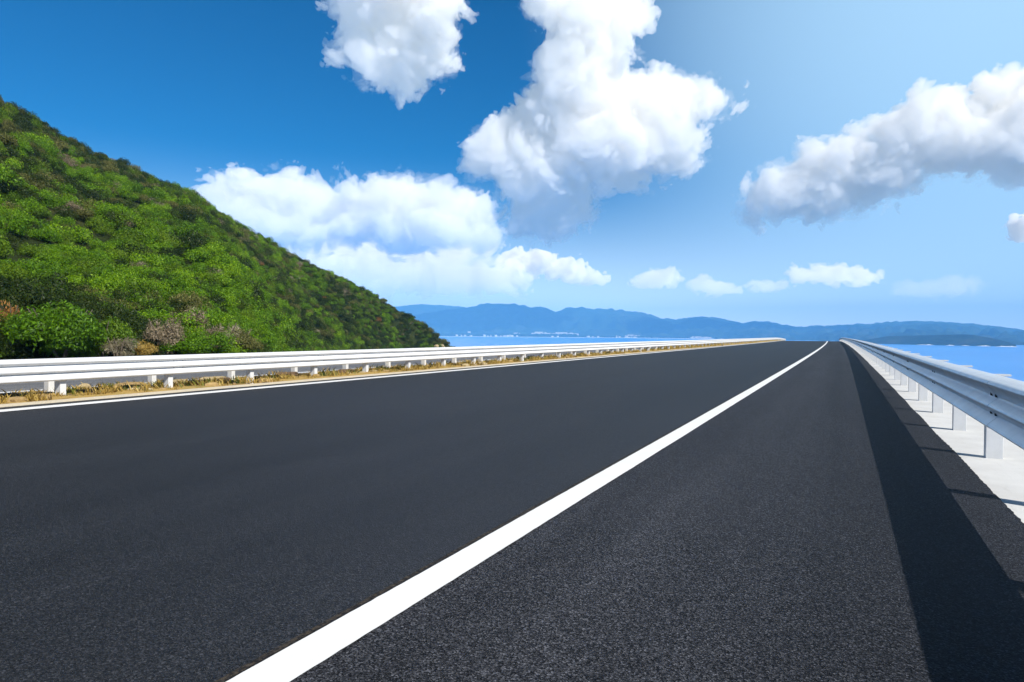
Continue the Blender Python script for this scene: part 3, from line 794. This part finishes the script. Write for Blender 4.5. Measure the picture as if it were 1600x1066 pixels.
MNT = [(560, 492), (610, 484), (630, 478.5), (660, 476), (705, 477.5), (735, 480), (748, 476), (770, 473.5), (795, 474), (815, 476.5), (833, 480), (842, 478.5), (852, 482), (868, 487.5),
       (885, 482), (902, 480), (925, 482), (960, 483.5), (990, 486.5), (1010, 490), (1030, 496.5), (1055, 500), (1075, 496.5), (1090, 494.5), (1110, 496), (1135, 500), (1160, 505), (1180, 501.5),
       (1200, 503), (1225, 508), (1247, 511), (1280, 509.5), (1320, 507), (1360, 506), (1385, 503), (1430, 501), (1470, 503), (1520, 506), (1560, 510), (1600, 516), (1680, 522), (1900, 527)]
FAR = [(560, 488), (620, 479), (650, 475.5), (690, 477), (720, 479), (735, 481.5), (760, 486), (840, 490), (900, 492), (1000, 500), (1100, 508), (1200, 512)]
MNT2 = [(560, 500), (640, 492), (690, 486), (720, 481), (735, 480)] + MNT[6:]
lr = lambda x: float(np.interp(x, [600, 1000, 1250, 1400, 1700], [6500, 6600, 5200, 3900, 3700]))
rr_ = lambda x: float(np.interp(x, [600, 1000, 1250, 1400, 1700], [7400, 7800, 8600, 9200, 9200]))
ridge_mesh('mountains', MNT2, lambda x: lr(x)+60, rr_, M['mountain'], 560, 1900, 4, 600, 190, power=1.25, seed=2)
ridge_mesh('far_mountains', FAR, 7900, 8800, M['mountain'], 560, 1200, 5, 500, 90, power=1.2, seed=6)

# shore strip with beach on the left, low island with surf on the right
def flat_band(name, tab_front, depth, z0, z1, mat, kind='structure', step=4):
    xs_ = np.arange(tab_front[0][0], tab_front[-1][0]+step, step); V, Fc = [], []
    for x in xs_:
        rf = interp(tab_front, x); dp = depth(x) if callable(depth) else depth
        V += [polar(x, rf, z0), polar(x, rf+dp*.15, z1), polar(x, rf+dp, z1+.5), polar(x, rf+dp+30, z0-2)]
    for i in range(len(xs_)-1):
        for j in range(3): Fc.append((i*4+j, i*4+j+1, i*4+4+j+1, i*4+4+j))
    return mesh_obj(name, V, Fc, mat, kind=kind)
flat_band('beach', [(660, 6080), (840, 6120), (1000, 6200), (1130, 6180)], 170, SEA-.5, SEA+1.5, M['sand'])
flat_band('shore', [(660, 6200), (840, 6240), (1000, 6320), (1130, 6300), (1300, 5200)], 500, SEA-.5, SEA+3.5, M['shore'])

ISL = [(1330, 535.5), (1360, 530), (1385, 525.5), (1420, 524.5), (1470, 523.5), (1508, 522.5), (1520, 523.5), (1545, 527.5), (1565, 532), (1580, 536), (1590, 539)]
ridge_mesh('island', ISL, lambda x: float(np.interp(x, [1330, 1450, 1585], [3650, 3330, 3130])), lambda x: float(np.interp(x, [1330, 1450, 1585], [3800, 3560, 3290])), M['mountain'], 1330, 1588, 2, 150, 8, power=0.8, seed=11)
for (xa, xb, rf, dp, lb) in [(1432, 1474, 3320, 30, 0), (1478, 1498, 3270, 26, 0), (1502, 1524, 3235, 48, 0), (1526, 1552, 3190, 24, 0), (1556, 1592, 3120, 26, 0)]:
    xs_ = np.linspace(xa, xb, 24); V, Fc = [], []
    for i, x in enumerate(xs_):
        e = math.sin(math.pi*i/23)**.6
        jit = 6*mnoise.noise((x*.3, rf, 0)); hz = 1.2+4.5*e*abs(mnoise.noise((x*.45, 3, rf)))
        V += [polar(x, rf+jit, SEA-.3), polar(x, rf+jit+dp*.5, SEA+.3+hz*e), polar(x, rf+jit+dp, SEA-.3)]
    for i in range(23):
        for j in range(2): Fc.append((i*3+j, i*3+j+1, i*3+4+j, i*3+3+j))
    mesh_obj('surf', V, Fc, M['foam'], kind='stuff')

# town on the far shore
def house(px, wpx, hpx, rr, label, gable, grp):
    wm, hm = wpx/FPX*rr, hpx/FPX*rr
    x, y, _ = polar(px, rr, 0); d = Vector((x, y, 0)).normalized(); ang = math.atan2(d.y, d.x)-math.pi/2
    root = empty('house' if wpx < 6.2 and hpx < 4 else 'apartment_block', (x, y, SEA+3), label, 'house' if wpx < 6.2 and hpx < 4 else 'apartment block', grp)
    root.rotation_euler = (0, 0, ang)
    V, Fc = [], []; dp = wm*.8 if wm < 40 else 18
    add_box(V, Fc, -wm/2, wm/2, -dp/2, dp/2, 0, hm)
    if wpx >= 9:
        add_box(V, Fc, -wm*.32, wm*.1, -dp*.42, dp*.42, hm+.01, hm*1.3); add_box(V, Fc, wm*.18, wm*.3, -dp*.3, dp*.3, hm+.01, hm*1.18)
    c = bpy.data.meshes.new('wall'); c.from_pydata(V, [], Fc); c.materials.append(M['plaster']); child('wall', c, root, (0, 0, 0))
    rh = hm*(.28 if gable else .06)
    V = [(-wm*.53, -dp*.55, hm), (wm*.53, -dp*.55, hm), (wm*.53, dp*.55, hm), (-wm*.53, dp*.55, hm), (-wm*.53 if gable else -wm*.5, 0, hm+rh), (wm*.53 if gable else wm*.5, 0, hm+rh)]
    Fc = [(0, 1, 5, 4), (2, 3, 4, 5), (0, 4, 3), (1, 2, 5), (0, 3, 2, 1)]
    if wpx < 9:
        c = bpy.data.meshes.new('roof'); c.from_pydata([(a, b, z+.02) for a, b, z in V], [], Fc); c.materials.append(M['plaster']); child('roof', c, root, (0, 0, 0))
for (px, wpx, hpx, lb) in [(845, 30, 6.0, 'long white apartment block on the far shore, left of the widest one'), (808, 16, 4.6, 'white apartment block left of the long white block across the bay'),
                           (882, 44, 5.6, 'widest white apartment block on the far shore'), (988, 22, 3.4, 'low white building at the right end of the far waterfront'),
                           (733, 4.5, 7.0, 'pale apartment block above the dark shore trees, first from the hill'), (1101, 9, 2.4, 'white building standing alone far right at the mountain foot')]:
    house(px, wpx, hpx, 6520 if px < 1050 else 6450, lb, False, 'white blocks along the far shore')
for i in range(110):
    px = random.choice([random.uniform(702, 800), random.uniform(760, 905), random.uniform(905, 1000), random.uniform(1080, 1110)]); rr = random.choice((random.uniform(6275, 6320), random.uniform(6400, 6500)))
    house(px, random.uniform(1.5, 4.2), random.uniform(1.0, 2.3), rr, 'tiny white house among the dark trees of the far shore town', random.random() < .5, 'small white houses of the far town')
# the belt of trees along that shore, one mass
V, Fc = [], []
ico = bmesh.new(); bmesh.ops.create_icosphere(ico, subdivisions=1, radius=1)
iv = [v.co.copy() for v in ico.verts]; ifc = [[v.index for v in f.verts] for f in ico.faces]; ico.free()
for i in range(900):
    px = random.uniform(690, 1005) if random.random() < .92 else random.uniform(1005, 1120)
    if px > 930 and random.random() < .35: continue
    rr = random.uniform(6320, 6400); s = random.uniform(13, 25)*(1.0 if px < 900 else .6)
    b = len(V); x, y, _ = polar(px, rr, 0)
    for v in iv:
        k_ = 1+.35*mnoise.noise(v*1.7+Vector((i, 0, 0)))
        V.append((x+v.x*s*k_, y+v.y*s*k_, SEA+3+s*.5+v.z*s*.8*k_))
    Fc += [[b+q_ for q_ in f] for f in ifc]
mesh_obj('distant_trees', V, Fc, M['far_foliage'], kind='stuff')

# ------------------------------------------------------------------ haze
m, nt, out = new_mat('haze'); g = N(nt)
pv = g.node('ShaderNodeVolumePrincipled')
pv.inputs['Color'].default_value = (0.21, 0.60, 1.0, 1); pv.inputs['Density'].default_value = 1.32e-4; pv.inputs['Anisotropy'].default_value = -0.3
nt.links.new(pv.outputs[0], out.inputs['Volume'])
V, Fc = [], []
add_box(V, Fc, -9900, 9900, -9900, 9900, SEA-6, 375)
mesh_obj('haze', V, Fc, m, kind='stuff')

# ------------------------------------------------------------------ clouds
def surface_nets(f):
    nx_, ny_, nz_ = f.shape; ins = f > 0
    cshape = (nx_-1, ny_-1, nz_-1)
    acc = np.zeros(cshape+(3,), np.float32); cnt = np.zeros(cshape, np.float32)
    offs = [(0, 0, 0), (1, 0, 0), (0, 1, 0), (1, 1, 0), (0, 0, 1), (1, 0, 1), (0, 1, 1), (1, 1, 1)]
    def sub(a, o): return a[o[0]:o[0]+cshape[0], o[1]:o[1]+cshape[1], o[2]:o[2]+cshape[2]]
    for a in range(8):
        for ax in range(3):
            if offs[a][ax]: continue
            o0 = offs[a]; o1 = list(o0); o1[ax] = 1; o1 = tuple(o1)
            f0, f1 = sub(f, o0), sub(f, o1); cr = sub(ins, o0) != sub(ins, o1)
            t = np.where(cr, f0/np.where(cr, f0-f1, 1), 0)
            for d_ in range(3): acc[..., d_] += np.where(cr, o0[d_]+(t if d_ == ax else 0), 0)
            cnt += cr
    act = cnt > 0
    vid = np.full(cshape, -1, np.int32); vid[act] = np.arange(act.sum())
    ii = np.argwhere(act).astype(np.float32); verts = ii+acc[act]/cnt[act][:, None]
    quads = []
    for ax in range(3):
        s0 = [slice(None)]*3; s1 = [slice(None)]*3; s0[ax] = slice(0, -1); s1[ax] = slice(1, None)
        a, b = ins[tuple(s0)], ins[tuple(s1)]
        cr = a != b
        u_, v_ = [(1, 2), (2, 0), (0, 1)][ax]
        e = np.argwhere(cr)
        ok = (e[:, u_] > 0) & (e[:, v_] > 0) & (e[:, u_] < f.shape[u_]-1) & (e[:, v_] < f.shape[v_]-1)
        e = e[ok]; flip = ~a[tuple(e.T)]
        def q(du, dv):
            k_ = e.copy(); k_[:, u_] -= du; k_[:, v_] -= dv
            return vid[tuple(k_.T)]
        Q_ = np.stack([q(1, 1), q(0, 1), q(0, 0), q(1, 0)], -1)
        Q_[flip] = Q_[flip][:, ::-1]
        quads.append(Q_)
    return verts, np.concatenate(quads)

def cloud_mat(name, dens):
    m, nt, out = new_mat(name); g = N(nt)
    v = g.node('ShaderNodeVolumePrincipled')
    v.inputs['Color'].default_value = (1, 0.988, 0.962, 1); v.inputs['Density'].default_value = dens; v.inputs['Anisotropy'].default_value = 0.0
    nt.links.new(v.outputs[0], out.inputs['Volume'])
    return m
CM = {}
def cloud(label, blobs, D, cell=2.4, amp=11.5, wav=42.0, dens=0.0085, thick=1.0, seed=0, ragged=0.0, tilt=0.0, fringe=0.0):
    r = np.random.default_rng(seed+40)
    B = np.array(blobs, dtype=np.float32)
    pad = amp*2.3+8+fringe*1.6
    x0, x1 = (B[:, 0]-B[:, 2]).min()-pad, (B[:, 0]+B[:, 2]).max()+pad
    y0, y1 = (B[:, 1]-B[:, 3]).min()-pad, (B[:, 1]+B[:, 3]).max()+pad
    rw = np.sqrt(B[:, 2]*B[:, 3])*thick; wz = r.uniform(-.3, .3, len(B))*rw+tilt*(B[:, 1]-B[:, 1].mean())
    w0, w1 = (wz-rw).min()-pad*.7, (wz+rw).max()+pad*.7
    X = np.arange(x0, x1, cell, dtype=np.float32); Y = np.arange(y0, y1, cell, dtype=np.float32); W = np.arange(w0, w1, cell*1.3, dtype=np.float32)
    gx, gy, gw = np.meshgrid(X, Y, W, indexing='ij')
    kx = 6.0
    f = np.zeros_like(gx)
    for (bx, by, rx, ry), rz, wzz in zip(B, rw, wz):
        d = np.sqrt(((gx-bx)/rx)**2+((gy-by)/ry)**2+((gw-wzz)/rz)**2)
        s = (1-d)*min(rx, ry)
        f += np.exp(np.clip(s/kx, -20, 20))
    f = np.log(f+1e-9)*kx
    s_ = seed*3.7
    ax_, ay_, aw_ = gx/wav+s_, gy/wav, gw/wav
    wx = vnoise(ax_*.7+5, ay_*.7, aw_*.7)*.5; wy = vnoise(ax_*.7, ay_*.7+9, aw_*.7)*.5
    a = amp; fr = 1.0; nse = 0
    for o_ in range(6):
        th = 0.6+o_*0.9; ph = 0.4+o_*0.7; c1, s1, c2, s2 = math.cos(th), math.sin(th), math.cos(ph), math.sin(ph)
        qx, qy, qz = ax_+wx, ay_+wy, aw_
        qx, qy = qx*c1-qy*s1, qx*s1+qy*c1
        qy, qz = qy*c2-qz*s2, qy*s2+qz*c2
        nse = nse+a*(np.abs(vnoise(qx*fr+o_*3.3, qy*fr+o_*7.1, qz*fr+o_*1.7))*2.2-0.55)
        a *= 0.64; fr *= 2.1
    core = f
    f = f+nse
    if ragged: f = f-ragged*np.clip(vnoise(ax_*2.3, ay_*2.3+4, aw_*2.3), 0, 1)*1.5
    key = round(dens, 6)
    if key not in CM: CM[key] = (cloud_mat('cloud_vapour', dens), cloud_mat('thin_vapour', dens*0.22))
    def place(ff_):
        ff_[0] = ff_[-1] = -5; ff_[:, 0] = ff_[:, -1] = -5; ff_[:, :, 0] = ff_[:, :, -1] = -5
        v, q = surface_nets(ff_)
        px = x0+v[:, 0]*cell; py = y0+v[:, 1]*cell; pw = w0+v[:, 2]*cell*1.3
        c, s = math.cos(YAW), math.sin(YAW)
        dx, dy = px-800, py-533
        ca, cb = dx*math.cos(ROLL)+dy*math.sin(ROLL), -dx*math.sin(ROLL)+dy*math.cos(ROLL)
        fz = FPX*math.cos(PITCH)-cb*math.sin(PITCH); uu = -FPX*math.sin(PITCH)-cb*math.cos(PITCH)
        k_ = D/FPX
        return np.stack([(ca*c-fz*s)*k_-s*pw*k_, (ca*s+fz*c)*k_+c*pw*k_, uu*k_+HC], -1), q
    P_, q = place(f)
    cen = P_.mean(0)
    o = mesh_obj('cloud', P_-cen, q, CM[key][0], smooth=True, label=label, cat='cloud', group='clouds over the bay')
    o.location = cen
    if fringe:                       # torn thin vapour round the dense body
        a = 10.0; fr = 1.7; rag = 0
        for o_ in range(4):
            rag = rag+a*vnoise(ax_*fr+o_*5.1+2, ay_*fr*1.25+o_*2.3, aw_*fr+o_*8.7); a *= 0.62; fr *= 2.05
        P2, q2 = place(core+fringe+rag*1.5)
        mesh_obj('fringe', P2-cen, q2, CM[key][1], parent=o, smooth=True)
    print('cloud', len(P_), 'zmin', P_[:, 2].min())
    return o

cloud('white cloud cut off by the top edge, left of the biggest one', [(620, -12, 95, 55), (572, 22, 42, 36), (682, 28, 36, 44), (556, 76, 30, 16), (620, 78, 62, 36), (600, 108, 36, 20), (626, 126, 13, 18), (672, 92, 24, 22)], 6000, cell=2.0, seed=1, fringe=3, ragged=7, tilt=0.4)
cloud('biggest cloud, a tall ragged mass with a grey belly in the middle of the sky',
      [(845, 15, 36, 36), (898, 42, 42, 36), (958, 50, 38, 34), (930, 90, 44, 40), (890, 130, 52, 44), (920, 168, 76, 50), (862, 178, 52, 54), (802, 228, 52, 44), (752, 248, 24, 24), (850, 258, 76, 54),
       (930, 218, 84, 56), (1008, 188, 54, 44), (1030, 148, 40, 20), (1000, 158, 40, 32), (1066, 160, 38, 22), (1108, 164, 26, 11), (1056, 206, 34, 22), (1030, 244, 40, 22), (1074, 242, 20, 9),
       (975, 264, 40, 24), (880, 305, 52, 34), (836, 345, 38, 14), (862, 326, 42, 26)], 6000, cell=2.0, seed=2, fringe=3, ragged=6, tilt=0.40)
cloud('long slanting cloud with a blue grey underside at the right edge',
      [(1195, 310, 22, 24), (1216, 282, 24, 20), (1240, 300, 44, 26), (1270, 245, 22, 20), (1290, 280, 56, 34), (1330, 240, 48, 24), (1370, 262, 66, 38), (1402, 210, 42, 22), (1442, 174, 32, 20), (1470, 222, 76, 44),
       (1530, 164, 42, 22), (1580, 150, 44, 30), (1560, 220, 66, 46), (1625, 195, 76, 60), (1190, 334, 9, 7), (1290, 322, 38, 9), (1600, 262, 44, 18)], 6000, cell=2.0, seed=3, fringe=2, ragged=2, tilt=0.45)
cloud('white cloud bank rising right behind the hill slope', [(345, 314, 30, 22), (385, 300, 32, 20), (430, 304, 36, 24), (460, 298, 24, 22), (490, 322, 36, 24), (520, 334, 26, 20), (400, 342, 56, 30), (460, 362, 66, 24)], 5400, seed=4, cell=1.9, fringe=2, tilt=0.3)
cloud('wide white cloud bank between the hill and the biggest cloud', [(545, 300, 16, 20), (615, 304, 40, 22), (660, 308, 36, 18), (700, 318, 32, 18), (730, 332, 22, 22), (756, 320, 7, 10), (640, 340, 84, 38), (590, 332, 36, 26), (700, 358, 54, 20), (560, 352, 36, 20), (740, 350, 18, 20)], 5400, seed=5, cell=1.9, fringe=2, tilt=0.3)
cloud('low hazy bank of cloud along the lower hill slope', [(500, 396, 26, 14), (550, 392, 26, 15), (560, 414, 44, 16), (600, 386, 24, 15), (630, 402, 34, 20), (682, 388, 26, 9), (620, 424, 70, 14), (700, 422, 30, 12),
      (640, 444, 60, 9), (480, 376, 50, 24), (570, 372, 70, 26), (660, 374, 60, 22), (720, 384, 44, 16)], 9600, seed=6, cell=1.9, amp=10, wav=34, dens=0.0042, fringe=3)
cloud('faint flat cloud low over the left mountains', [(740, 426, 28, 9), (782, 438, 32, 7), (700, 440, 50, 5), (790, 453, 16, 4)], 9800, seed=7, cell=1.8, amp=6, wav=26, dens=0.008)
cloud('small bright cloud under the biggest one, over the mountain notch', [(800, 412, 14, 11), (830, 406, 22, 13), (860, 414, 30, 11), (915, 432, 18, 5)], 9800, seed=8, cell=1.6, amp=6, wav=24, dens=0.018)
cloud('small oval cloud low in the middle, first right of the notch cloud', [(1010, 437, 18, 7), (1036, 433, 20, 8)], 10000, seed=9, cell=1.4, amp=5, wav=20, dens=0.009)
cloud('small slanting cloud right of the oval one', [(1098, 438, 9, 8), (1115, 447, 18, 5), (1136, 453, 12, 3)], 10000, seed=10, cell=1.3, amp=4, wav=18, dens=0.008)
cloud('smallest low cloud, above the road crest', [(1188, 449, 11, 3.5), (1214, 447, 13, 5)], 10000, seed=11, cell=1.2, amp=3.5, wav=16, dens=0.006)
cloud('flat elongated low cloud over the right end of the mountains', [(1265, 430, 18, 6), (1300, 428, 26, 8), (1340, 433, 24, 5)], 10000, seed=12, cell=1.4, amp=5, wav=20, dens=0.009)
cloud('small cloud at the right edge under the long slanting cloud', [(1586, 353, 12, 11), (1606, 356, 18, 14)], 7500, seed=13, cell=1.6, amp=6, wav=24, dens=0.02)
cloud('thin faint veil of cloud low on the right', [(1440, 456, 30, 5), (1480, 447, 34, 6), (1500, 440, 14, 4)], 10000, seed=14, cell=1.6, amp=4, wav=22, dens=0.0012)
